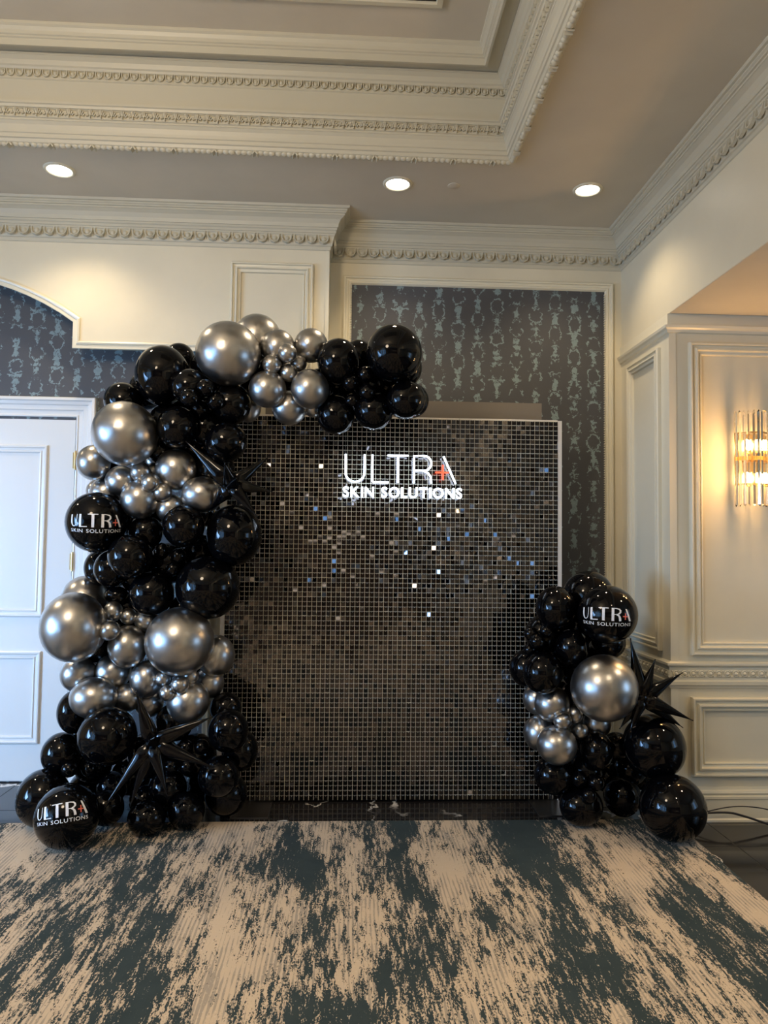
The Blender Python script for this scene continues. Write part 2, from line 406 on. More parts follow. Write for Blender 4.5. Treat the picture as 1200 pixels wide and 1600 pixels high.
struct(sweep([(XP1, YF), (XP1, YB), (XR, YB)], base, flat).build('baseboard_back', M['trim']), 'cream baseboard of the niche', 'baseboard')

# ------------------------------------------------------------------ ceiling
TX0, TX1, TY0, TY1 = -4.9, .942, -1.2, 4.182
m = MB()
for a, b in (((XL, YN), (TX0, YB)), ((TX1, YN), (XR, YB)), ((TX0, TY1), (TX1, YB)), ((TX0, YN), (TX1, TY0))):
    m.add([(a[0], a[1], ZC), (b[0], a[1], ZC), (b[0], b[1], ZC), (a[0], b[1], ZC)], [(0, 1, 2, 3)])
m.box((XL, YN, ZU+.02), (XR, YB, ZU+.08))
m.add([(TX0, TY0, ZU), (TX1, TY0, ZU), (TX1, TY1, ZU), (TX0, TY1, ZU)], [(0, 1, 2, 3)])
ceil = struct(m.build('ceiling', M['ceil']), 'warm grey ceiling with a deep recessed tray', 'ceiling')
tray = [(TX0, TY1), (TX1, TY1), (TX1, TY0), (TX0, TY0)]
pr = [(-.012, ZC+.002), (-.006, ZC-.006), (.004, ZC-.012), (.022, ZC-.018), (.036, ZC-.010), (.042, ZC+.006), (.05, ZC+.010), (.052, ZC+.03), (.058, ZC+.034),
      (.060, ZC+.05), (.066, ZC+.075), (.078, ZC+.09), (.082, ZC+.092), (.082, ZC+.102), (.090, ZC+.104), (.090, ZC+.152), (.100, ZC+.155), (.104, ZC+.168), (.112, ZC+.172), (.112, ZC+.185), (.065, ZC+.19),
      (.065, ZC+.33), (.072, ZC+.334), (.072, ZC+.342), (.068, ZC+.345), (.068, ZC+.382), (.078, ZC+.386), (.084, ZC+.396), (.092, ZC+.402), (.100, ZC+.425), (.118, ZC+.44), (.124, ZC+.442), (.124, ZC+.452), (.110, ZC+.456)]
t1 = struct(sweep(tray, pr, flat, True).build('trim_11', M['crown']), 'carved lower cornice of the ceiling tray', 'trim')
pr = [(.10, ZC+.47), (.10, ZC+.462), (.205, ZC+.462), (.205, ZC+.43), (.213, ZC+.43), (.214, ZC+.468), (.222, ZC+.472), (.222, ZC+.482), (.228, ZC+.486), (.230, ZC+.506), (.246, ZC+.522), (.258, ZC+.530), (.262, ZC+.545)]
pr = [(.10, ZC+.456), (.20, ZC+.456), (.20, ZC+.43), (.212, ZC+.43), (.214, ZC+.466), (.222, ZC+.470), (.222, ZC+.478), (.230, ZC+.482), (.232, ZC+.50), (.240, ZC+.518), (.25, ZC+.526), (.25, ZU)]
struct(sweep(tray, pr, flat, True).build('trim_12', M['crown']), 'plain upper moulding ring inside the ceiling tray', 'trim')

def egg_mesh(wd, ht, dp=.016):
    """egg set in a U-shaped shell, with a dart beside it; faces -Y"""
    mb = MB(); n = 8; a = wd*.27; b = ht*.46
    vs = [(a*math.cos(t)*q, -dp*.8*math.sqrt(1-q*q)-.001, b*math.sin(t)*q+ht*.06) for q in (1, .75, .35) for t in [2*math.pi*k/n for k in range(n)]]
    fs = [(i*n+k, i*n+(k+1) % n, (i+1)*n+(k+1) % n, (i+1)*n+k) for i in range(2) for k in range(n)] + [tuple(range(2*n, 3*n))]
    mb.add(vs, fs, True)
    pts = [(-a*1.45, ht*.5), (-a*1.4, 0), (-a*.95, -ht*.36), (0, -ht*.5), (a*.95, -ht*.36), (a*1.4, 0), (a*1.45, ht*.5)]
    for (x0, z0), (x1, z1) in zip(pts[:-1], pts[1:]):
        d = Vector((x1-x0, 0, z1-z0)); L = d.length; mw = Matrix.Translation(((x0+x1)/2, -dp*.5, (z0+z1)/2)) @ Matrix.Rotation(-math.atan2(d.z, d.x), 4, 'Y')
        mb.obox(mw, L*1.08, dp, wd*.10)
    mb.add([(wd*.5-wd*.06, 0, ht*.45), (wd*.5+wd*.06, 0, ht*.45), (wd*.5, 0, -ht*.5), (wd*.5, -dp*.7, ht*.3)], [(0, 1, 3), (1, 2, 3), (2, 0, 3)])
    return mb.mesh('egg_ornament', M['crown'])
def leaf_mesh(wd, ht, dp=.012):
    mb = MB()
    for s_ in (-1, 1):
        for k, (x, h, t) in enumerate(((.10, .48, .1), (.26, .36, .35), (.40, .22, .6))):
            mw = Matrix.Translation((s_*x*wd, -dp*.5, h*ht-.5*ht+ht*.16)) @ Matrix.Rotation(s_*t, 4, 'Y')
            mb.obox(mw, wd*.09, dp, ht*(.62-.12*k))
    mb.box((-wd*.035, -dp*1.1, -ht*.5), (wd*.035, 0, ht*.5))
    mb.box((-wd*.5, -dp*.5, ht*.42), (wd*.5, 0, ht*.5))
    return mb.mesh('leaf_ornament', M['crown'])
def ribbon_mesh(L=.225, r=.019):
    """length of reed bundle with a crossed ribbon in the middle"""
    mb = MB()
    for s_ in (-1, 1):
        for a, bq in ((.08, .2), (.22, .34), (.36, .48)):
            mb.tube([(s_*L*a, 0, 0), (s_*L*(a+bq)/2, 0, -.003), (s_*L*bq, 0, 0)], [r*.72, r, r*.72], 7)
        mw = Matrix.Rotation(s_*.7, 4, 'Y')
        mb.obox(mw, .008, r*2.05, r*2.5)
    return mb.mesh('ribbon_ornament', M['crown'])
e1 = egg_mesh(.0485, .036, .012); l1 = leaf_mesh(.058, .046); rb1 = ribbon_mesh()
def tray_rows(name, me, off, z, sp, tilt=0):
    row(t1, name, me, (TX1-3.9, TY1-off, z), (TX1-off, TY1-off, z), sp, tilt)
    row(t1, name, me, (TX1-off, TY1-off, z), (TX1-off, TY1-1.75, z), sp, tilt)
tray_rows('egg_ornament', e1, .068, ZC+.364, .0485)
tray_rows('leaf_ornament', l1, .090, ZC+.128, .058)
tray_rows('ribbon_ornament', rb1, .016, ZC-.012, .225)
# wall cornice
pr = [(0, 3.600), (.006, 3.605), (.008, 3.625), (.016, 3.63), (.018, 3.636), (.030, 3.69), (.036, 3.695), (.036, 3.705), (.042, 3.707), (.042, 3.722), (.050, 3.728), (.050, 3.74), (.056, 3.742),
      (.060, 3.765), (.074, 3.79), (.094, 3.806), (.100, 3.808), (.100, 3.818), (.110, 3.82), (.110, 3.828), (.118, 3.834), (.118, 3.842), (.130, 3.845), (.134, 3.856), (.134, ZC+.001)]
cpath = [(XL, YF), (XP1, YF), (XP1, YB), (XR, YB), (XR, YN)]
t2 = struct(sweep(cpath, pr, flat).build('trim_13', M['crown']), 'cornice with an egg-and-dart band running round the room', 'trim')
e2 = egg_mesh(.080, .056, .018)
row(t2, 'egg_ornament', e2, (-2.62, YF-.024, 3.663), (XP1, YF-.024, 3.663), .080, -.2)
row(t2, 'egg_ornament', e2, (XP1+.024, YF-.02, 3.663), (XP1+.024, YB-.02, 3.663), .080, -.2)
row(t2, 'egg_ornament', e2, (XP1+.02, YB-.024, 3.663), (XR-.02, YB-.024, 3.663), .080, -.2)
row(t2, 'egg_ornament', e2, (XR-.024, YB-.02, 3.663), (XR-.024, 2.6, 3.663), .080, -.2)

# recessed ceiling lights
def disc(n, r, z, c=(0, 0)): return [(c[0]+r*math.cos(2*math.pi*k/n), c[1]+r*math.sin(2*math.pi*k/n), z) for k in range(n)]
ring_me = MB().lathe([(.072, .0), (.072, -.008), (.080, -.012), (.090, -.006), (.092, 0)], 28).mesh('trim_ring', M['trim'])
dif_me = MB().lathe([(.0005, -.004), (.04, -.0045), (.0725, -.003)], 28).mesh('diffuser', M['lamp'])
DLLAB = ['lit round recessed downlight at the left, above the arch', 'lit round recessed downlight nearest the corner of the ceiling tray', 'lit round recessed downlight nearest the right wall cornice']
for i, (x, y) in enumerate(DL + DL_BACK):
    r_ = empty('ceiling_light', (x, y, ZC))
    tag(r_, DLLAB[i] if i < 3 else 'round recessed downlight of the ceiling behind the viewer', 'ceiling light', 'recessed ceiling downlights')
    link('trim_ring', ring_me, r_); link('diffuser', dif_me, r_)
p = atz(709, 290, ZC)
o = MB().lathe([(.0005, -.004), (.034, -.004), (.038, -.002), (.038, 0)], 24).build('sprinkler_cover', M['ceil']); o.location = p
tag(o, 'small round sprinkler cover plate on the ceiling between two downlights', 'sprinkler')
# ceiling vent
r_ = empty('ceiling_vent', (-.3, 3.3, ZU)); tag(r_, 'framed rectangular ceiling vent at the top edge, inside the tray', 'vent')
sweep(rect(-.75, .75, -.38, .38), [(0, 0), (0, -.016), (.03, -.02), (.034, -.008), (.036, 0)], flat, True).build('frame', M['trim'], r_)
MB().box((-.72, -.35, -.006), (.72, .35, -.002)).build('backing', M['slot'], r_)
sl = MB().obox(Matrix.Rotation(.6, 4, 'X'), 1.42, .05, .003).mesh('slat', M['trim'])
for k in range(9): link('slat', sl, r_, (0, -.3+.075*k, -.014))

# ------------------------------------------------------------------ windows behind the viewer and in the bay
def window(name, axis, c, wd, z0, z1, lab):
    r_ = empty(name, c); struct(r_, lab, 'window')
    s_ = 1 if axis == 'L' else -1
    MB().box((s_*.01-.004, -wd/2, z0), (s_*.01+.004, wd/2, z1)).build('pane', M['pane'], r_)
    fr = MB(); t = .05
    for a, b in (((-wd/2-t, z0-t), (wd/2+t, z0)), ((-wd/2-t, z1), (wd/2+t, z1+t)), ((-wd/2-t, z0), (-wd/2, z1)), ((wd/2, z0), (wd/2+t, z1)), ((-.02, z0), (.02, z1)), ((-wd/2, (z0+z1)/2-.02), (wd/2, (z0+z1)/2+.02)), ((-wd/2, z0+(z1-z0)*.78-.015), (wd/2, z0+(z1-z0)*.78+.015))):
        fr.box((min(0, s_*.05), a[0], a[1]), (max(0, s_*.05), b[0], b[1]))
    fr.build('window_frame', M['trim'], r_)
for k, y in enumerate((-3.0, -1.4, .2, 2.0)):  # last window and its glowing pane are added to light the door
    window('window_%d' % (k+1), 'L', (XL, y, 0), 1.05, .55, 2.95, 'tall daylit window of the left wall, where the one nearest the door is added')
window('window_5', 'R', (XRR, 1.6, 0), .7, .8, 2.2, 'daylit window of the side bay')
r_ = empty('wall_light', (-.2, YN+.02, 1.75)); tag(r_, 'long low lit bar lamp on the rear wall behind the viewer', 'lamp')
MB().box((-1.0, 0, -.05), (1.0, .05, .05)).build('housing', M['steel'], r_); MB().box((-.97, .05, -.035), (.97, .07, .035)).build('tube', M['bar'], r_)

# ------------------------------------------------------------------ door
DX0, DX1, DH = -2.87, -1.866, 2.443
m = MB()
cas = [(0, 0), (0, .036), (.006, .046), (.022, .048), (.03, .036), (.05, .034), (.056, .026), (.085, .024), (.092, .016), (.118, .014), (.125, .02), (.134, .018), (.134, 0)]
m = sweep([(-1.731, 0), (-1.731, 2.597), (2*DX0+1.731, 2.597), (2*DX0+1.731, 0)], [(-a, b) for a, b in cas], on_back(YB), False)
dr = struct(m.build('door_1', M['door']), 'white panelled double door with a stepped casing under the arch', 'door')
def leaf(x0, x1, hinge):
    Y0 = YB-.014
    lf = MB().box((x0+.004, Y0, .008), (x1-.004, Y0+.012, DH)).build('door_leaf', M['door'], dr)
    h = 1 if hinge else -1
    u0, u1 = (x0+.18, x1-.183) if h > 0 else (x0+.183, x1-.18)
    fp = [(0, 0), (0, .010), (.006, .016), (.016, .016), (.022, .008), (.036, .006), (.042, .012), (.05, .010), (.054, 0)]
    mm = sweep(rect(u0, u1, 1.10, 2.265), fp, on_back(Y0), True); sweep(rect(u0, u1, .255, .87), fp, on_back(Y0), True, mm)
    mm.build('panel_moulding', M['door'], lf)
    hx = x1+.002 if hinge else x0-.002
    for z in (2.165, 1.475, .40):
        hb = MB().tube([(hx, Y0-.008, z-.055), (hx, Y0-.008, z+.055)], .0085, 8)
        for q in (-.06, .06): hb.tube([(hx, Y0-.008, z+q-.006), (hx, Y0-.008, z+q+.006)], .006, 8)
        hb.box((hx-.018, Y0-.004, z-.055), (hx+.012, Y0, z+.055)); hb.build('hinge', M['brass'], lf)
    kx = x0+.07 if hinge else x1-.07
    kn = MB().tube([(kx, Y0, 1.02), (kx, Y0-.05, 1.02)], .011, 8); kn.tube([(kx, Y0-.05, 1.02), (kx+(.11 if hinge else -.11), Y0-.05, 1.02)], [.01, .008], 8)
    kn.build('handle', M['brass'], lf)
leaf(DX0, DX1, True); leaf(2*DX0-DX1, DX0, False)

# ------------------------------------------------------------------ sconce
sx, sy, sz0, sz1 = 2.432, YS, 1.868, 2.448
r_ = empty('wall_sconce', (sx, sy, (sz0+sz1)/2)); tag(r_, 'lit half-round crystal rod wall sconce in the moulded panel on the right', 'wall sconce')
h = (sz1-sz0)/2; zb = [.084-.0, -.118]
MB().box((-.06, -.014, -.15), (.06, 0, .15)).box((-.045, -.03, -.02), (.045, -.014, .02)).build('back_plate', M['brass'], r_)
def halfring(z, t, R, hh):
    mb = MB(); n = 16
    vs = []
    for k in range(n+1):
        a = math.pi+math.pi*k/n
        for rr, zz in ((R, z-hh), (R, z+hh), (R-t, z+hh), (R-t, z-hh)): vs.append((rr*math.cos(a), rr*math.sin(a)*1.0-.012, zz))
    fs = [(k*4+q, (k+1)*4+q, (k+1)*4+(q+1) % 4, k*4+(q+1) % 4) for k in range(n) for q in range(4)] + [(0, 1, 2, 3), (n*4+3, n*4+2, n*4+1, n*4)]
    return mb.add(vs, fs)
for z in (.155, -.0, -.155): halfring(z, .006, .078, .005 if z else .012).build('ring', M['brass'], r_)
n = 10
for k in range(n):
    a = math.pi+math.pi*(k+.5)/n; cx, cy = .091*math.cos(a), .091*math.sin(a)-.012
    rod = MB(); q = 3
    r0 = .0105
    vs = [(cx+r0*s_*math.cos(a+2*math.pi*j/q), cy+r0*s_*math.sin(a+2*math.pi*j/q), z) for z, s_ in ((-h, .2), (-h+.012, 1), (h-.012, 1), (h, .2)) for j in range(q)]
    fs = [(i*q+j, i*q+(j+1) % q, (i+1)*q+(j+1) % q, (i+1)*q+j) for i in range(3) for j in range(q)] + [(0, 1, 2), (11, 10, 9)]
    rod.add(vs, fs); rod.build('crystal_rod', M['glass'], r_)
    MB().obox(Matrix.Translation((cx*.9, cy*.9, 0)) @ Matrix.Rotation(a+math.pi/2, 4, 'Z'), .016, .012, .022).build('crystal_bead', M['amber'], r_)
for z in (.082, -.118):
    for x in (-.034, .034):
        b = MB().lathe([(.0005, -.034), (.010, -.030), (.018, -.012), (.020, .004), (.014, .022), (.006, .034), (.0005, .036)], 14, (x, -.05, z)).build('bulb', M['bulb'], r_)
        MB().lathe([(.009, -.05), (.010, -.03), (.0005, -.03)], 10, (x, -.05, z)).build('socket', M['brass'], b)
    lamp('sconce_lamp', 'POINT', (sx, sy-.145, (sz0+sz1)/2+z), 8, (1, .56, .21), shadow_soft_size=.035)

# ------------------------------------------------------------------ taupe board on the wall behind the backdrop
o = MB().box((-.55, 4.86, 0), (1.289, 4.875, 2.574)).build('projection_board', M['board'])
tag(o, 'flat taupe board standing behind the top of the sequin backdrop', 'board')

# ------------------------------------------------------------------ sequin backdrop
BX0, BX1, BY = -.765, 1.358, 4.72
NPX, NPZ = 7, 8
pitch = (BX1-BX0)/(NPX*10); pz = .0302; BZ0 = .012
bk = empty('sequin_backdrop', ((BX0+BX1)/2, BY, 0)); tag(bk, 'black shimmer sequin wall of small mirror squares on a clear grid', 'backdrop')
ox = (BX0+BX1)/2
W_, H_ = BX1-BX0, pz*NPZ*10
MB().box((-W_/2, .022, BZ0), (W_/2, .026, BZ0+H_)).build('backing_sheet', M['backing'], bk)
pt = MB().box((W_/2+.001, -.004, 0), (W_/2+.026, .03, BZ0+H_+.004)); pt.build('side_post', M['post'], bk)
pt = MB().box((-W_/2-.026, -.004, 0), (-W_/2-.001, .03, BZ0+H_+.004)); pt.build('side_post', M['post'], bk)
MB().box((-W_/2, .002, BZ0+H_+.001), (W_/2, .03, BZ0+H_+.010)).build('top_rail', M['post'], bk)
for x in (-.85, .985):
    fp_ = MB().box((x-.11, -.27, .0), (x+.11, .10, .006)); fp_.tube([(x, .06, .006), (x, .06, 2.3)], .019, 10); fp_.build('foot_plate', M['steel'], bk)
gm = MB(); S = pitch*10; Z = pz*10
for i in range(10): gm.box((i*pitch-.0016, -.0005, 0), (i*pitch+.0016, .0075, Z))
for j in range(10): gm.box((0, -.0005, (j+1)*pz-.0014), (S, .0075, (j+1)*pz+.0014))
for i in range(10):
    for j in range(10):
        cx, cz = (i+.5)*pitch, (j+1)*pz-.0045
        gm.box((cx-.0013, -.0045, cz-.0013), (cx+.0013, .004, cz+.0013))
gme = gm.mesh('grid_panel', M['gridbar'])
rng = np.random.default_rng(7)
def gust(x, z):
    a = math.exp(-(((x-.62)/.42)**2+((z-1.58)/.30)**2)**1.5)
    b = .55*math.exp(-(((x+.30)/.28)**2+((z-1.85)/.45)**2))
    c_ = .35*math.exp(-(((x-1.2)/.25)**2+((z-1.95)/.5)**2))
    return min(1, a+b+c_)
for pi_ in range(NPX):
    for pj in range(NPZ):
        gp = link('grid_panel', gme, bk, (-W_/2+pi_*S, 0, BZ0+pj*Z))
        sq = MB(); bend_x, bend_z = rng.normal(0, .010), rng.normal(0, .010)
        for i in range(10):
            for j in range(10):
                cx, cz = (i+.5)*pitch, (j+.5)*pz
                wx, wz = BX0+pi_*S+cx, BZ0+pj*Z+cz
                g = gust(wx, wz)
                hot = rng.random() < g*.9
                tx = rng.normal(0, .022) + (rng.normal(.03, .17) if hot else 0)+bend_z
                tz = rng.normal(0, .014)+(rng.uniform(-.62, .62) if hot else 0)+bend_x
                if rng.random() < .018: tx += rng.normal(0, .25); tz += rng.normal(0, .3)
                top = cz+.0115
                mw = Matrix.Translation((cx, -.003, top)) @ Matrix.Rotation(tz, 4, 'Z') @ Matrix.Rotation(-tx, 4, 'X') @ Matrix.Translation((0, 0, -.0125))
                sq.obox(mw, pitch-.0042, .0007, pz-.0046)
        tag(sq.build('mirror_squares', M['sequin'], gp), kind='stuff')

# ------------------------------------------------------------------ lettering
def glyph_polys():
    """ULTRA in thick and thin strokes: polylines with a width per point, in units of the word's width"""
    def arc(cx, cy, rx, ry, a0, a1, n): return [(cx+rx*math.cos(math.radians(a0+(a1-a0)*k/n)), cy+ry*math.sin(math.radians(a0+(a1-a0)*k/n))) for k in range(n+1)]
    U = [(.018, .25, .034), (.018, .17, .034), (.020, .10, .034), (.028, .055, .03), (.045, .025, .022), (.072, .012, .016), (.10, .022, .013), (.122, .05, .012), (.133, .10, .011), (.137, .17, .011), (.139, .25, .011)]
    L = [[(.205, .25, .044), (.205, .0, .044)], [(.19, .008, .016), (.335, .012, .016)]]
    T = [[(.345, .243, .016), (.535, .243, .016)], [(.44, .25, .05), (.44, .0, .05)]]
    R = [[(.615, .25, .05), (.615, 0, .05)], [(.60, .243, .014), (.68, .243, .016), (.735, .232, .026), (.757, .205, .038), (.758, .175, .038), (.735, .145, .028), (.69, .128, .014), (.63, .124, .012)],
         [(.68, .126, .02), (.72, .11, .032), (.742, .08, .042), (.752, .04, .046), (.756, 0, .046)]]
    A = [[(.868, .25, .018), (.885, .25, .03), (.985, .0, .05)]]
    A = [[(.878, .25, .034), (.975, .0, .05)]]
    return [('letter_u', [U]), ('letter_l', L), ('letter_t', T), ('letter_r', R), ('letter_a', A)]
PLUS = [[(.805, .095, .022), (.915, .095, .022)], [(.860, .03, .022), (.860, .16, .022)]]
def ribbon2d(pl, div=6):
    """subdivided quads of a polyline stroke"""
    pts = []
    for (x0, y0, w0), (x1, y1, w1) in zip(pl[:-1], pl[1:]):
        n = max(1, int(math.hypot(x1-x0, y1-y0)/.03))
        for k in range(n): t = k/n; pts.append((x0+(x1-x0)*t, y0+(y1-y0)*t, w0+(w1-w0)*t))
    pts.append(pl[-1]); vs, fs = [], []
    for i, (x, y, wd) in enumerate(pts):
        a, b = pts[max(i-1, 0)], pts[min(i+1, len(pts)-1)]
        d = Vector((b[0]-a[0], b[1]-a[1])).normalized(); nx, ny = -d.y*wd/2, d.x*wd/2
        if len(pl) == 2 and abs(pl[0][0]-pl[1][0]) > .03 and abs(pl[0][1]-pl[1][1]) > .1: nx, ny = wd/2, 0   # slanted stroke with flat ends
        vs += [(x-nx, y-ny), (x, y), (x+nx, y+ny)]
    for i in range(len(pts)-1): a = i*3; fs += [(a, a+1, a+4, a+3), (a+1, a+2, a+5, a+4)]
    return vs, fs
def text_glyphs(body, bold=0.0, gap=.12, space=.42):
    """each letter as (vertices, faces) with x running along the word, height about .7"""
    out = []; x = 0
    for ch in body:
        if ch == ' ': x += space; continue
        cu = bpy.data.curves.new('t', 'FONT'); cu.body = ch; cu.resolution_u = 4; cu.offset = bold
        ob = bpy.data.objects.new('t', cu); COL.objects.link(ob)
        me = bpy.data.meshes.new_from_object(ob.evaluated_get(bpy.context.evaluated_depsgraph_get()))
        vs = [(v.co.x, v.co.y) for v in me.vertices]; fs = [tuple(p_.vertices) for p_ in me.polygons]
        bpy.data.objects.remove(ob); bpy.data.meshes.remove(me); bpy.data.curves.remove(cu)
        x0 = min(v[0] for v in vs); x1 = max(v[0] for v in vs)
        out.append((ch, [(v[0]-x0+x, v[1]) for v in vs], fs)); x += x1-x0+gap
    W = x-gap
    return [(ch, [(a/W, b/W) for a, b in vs], fs) for ch, vs, fs in out]
SKIN = text_glyphs('SKIN SOLUTIONS', .004, .15, .45)
SKINB = text_glyphs('SKIN SOLUTIONS', .02, .12, .40)

# neon sign hung just in front of the squares
NX0, NX1, NY = -.026, .716, 4.655
ns = empty('neon_sign', ((NX0+NX1)/2, NY, 1.92)); tag(ns, 'glowing white neon sign with a red cross hanging on the sequin backdrop', 'neon sign')
NW = NX1-NX0; zt, zbm = 2.183, 2.006
def nt(name, pls, m, r=.0058):
    mb = MB()
    for pl in pls:
        mb.tube([((u/220*1.0)*.898-.449, 0, 0) if False else ((u-.5)*NW, 0, z-1.92) for u, z in pl], r, 10)
    return mb.build(name, m, ns)
def q(px, py): return ((px-90)/1008, zt-(py-95)/265*(zt-zbm))
def arcq(cx, cy, rx, ry, a0, a1, n=10): return [q(cx+rx*math.cos(math.radians(a0+(a1-a0)*k/n)), cy+ry*math.sin(math.radians(a0+(a1-a0)*k/n))) for k in range(n+1)]
nt('letter_u', [[q(102, 95)] + arcq(183, 270, 81, 86, 180, 0, 14) + [q(264, 95)]], M['neon'])
nt('letter_l', [[q(332, 95), q(332, 345), q(340, 356), q(472, 356)]], M['neon'])
nt('letter_t', [[q(462, 100), q(640, 100)], [q(552, 104), q(552, 360)]], M['neon'])
nt('letter_r', [[q(690, 360), q(690, 100), q(775, 100)] + arcq(778, 170, 62, 70, -90, 90) + [q(700, 240)], [q(775, 242), q(815, 265), q(835, 300), q(840, 360)]], M['neon'])
nt('letter_a', [[q(945, 100), q(1052, 360)]], M['neon'])
nt('red_cross', [[q(875, 255), q(990, 255)], [q(941, 183), q(941, 325)]], M['neonred'])
NZ = 1.913
for ch, vs, fs in SKINB:
    mb = MB(); hh = .0655/max(b for _, v, _ in SKINB for a, b in v)
    v3 = [((a-.5)*(NW+.012), .0, NZ-1.92+b*hh) for a, b in vs]
    mb.add(v3, fs); mb.add([(x, -.008, z) for x, y, z in v3], fs)
    # rim
    ed = {}
    for f in fs:
        for a, b in zip(f, f[1:]+f[:1]): ed[(a, b)] = 1
    for a, b in ed:
        if (b, a) not in ed: mb.add([v3[a], v3[b], (v3[b][0], -.008, v3[b][2]), (v3[a][0], -.008, v3[a][2])], [(0, 1, 2, 3)])
    mb.build('letter_'+ch.lower(), M['neon'], ns)
wr = MB()
for u in (.01, .99):
    wr.tube([((u-.5)*NW, 0, zt-1.92), ((u-.5)*NW, .03, 2.43-1.92)], .0012, 5)
wr.build('hanging_wire', M['steel'], ns)

# ------------------------------------------------------------------ balloons
def balloon_mesh(m, seg=44, rings=26):
    """unit latex balloon, slightly drawn out to a rolled neck at +Y"""
    pr = []
    for i in range(rings+1):
        t = math.pi*i/rings; y = -math.cos(t); r = math.sin(t)
        if y > 0: y = y*(1+.10*y*y); r = r*(1-.06*y*y)
        pr.append((max(r, .0), y))
    pr = pr[:-2]+[(.10, 1.085), (.045, 1.11), (.045, 1.15), (.085, 1.16), (.085, 1.18), (.0005, 1.185)]
    pr[0] = (.0005, -1.0)
    vs = [(r*math.cos(2*math.pi*k/seg), y, r*math.sin(2*math.pi*k/seg)) for r, y in pr for k in range(seg)]
    fs = [(i*seg+k, i*seg+(k+1) % seg, (i+1)*seg+(k+1) % seg, (i+1)*seg+k) for i in range(len(pr)-1) for k in range(seg)]
    return MB().add(vs, fs, True).mesh('balloon', m)
BME = {'B': balloon_mesh(M['black']), 'C': balloon_mesh(M['chrome'])}
GL, GR = 'balloons of the tall left garland', 'balloons of the short right garland'
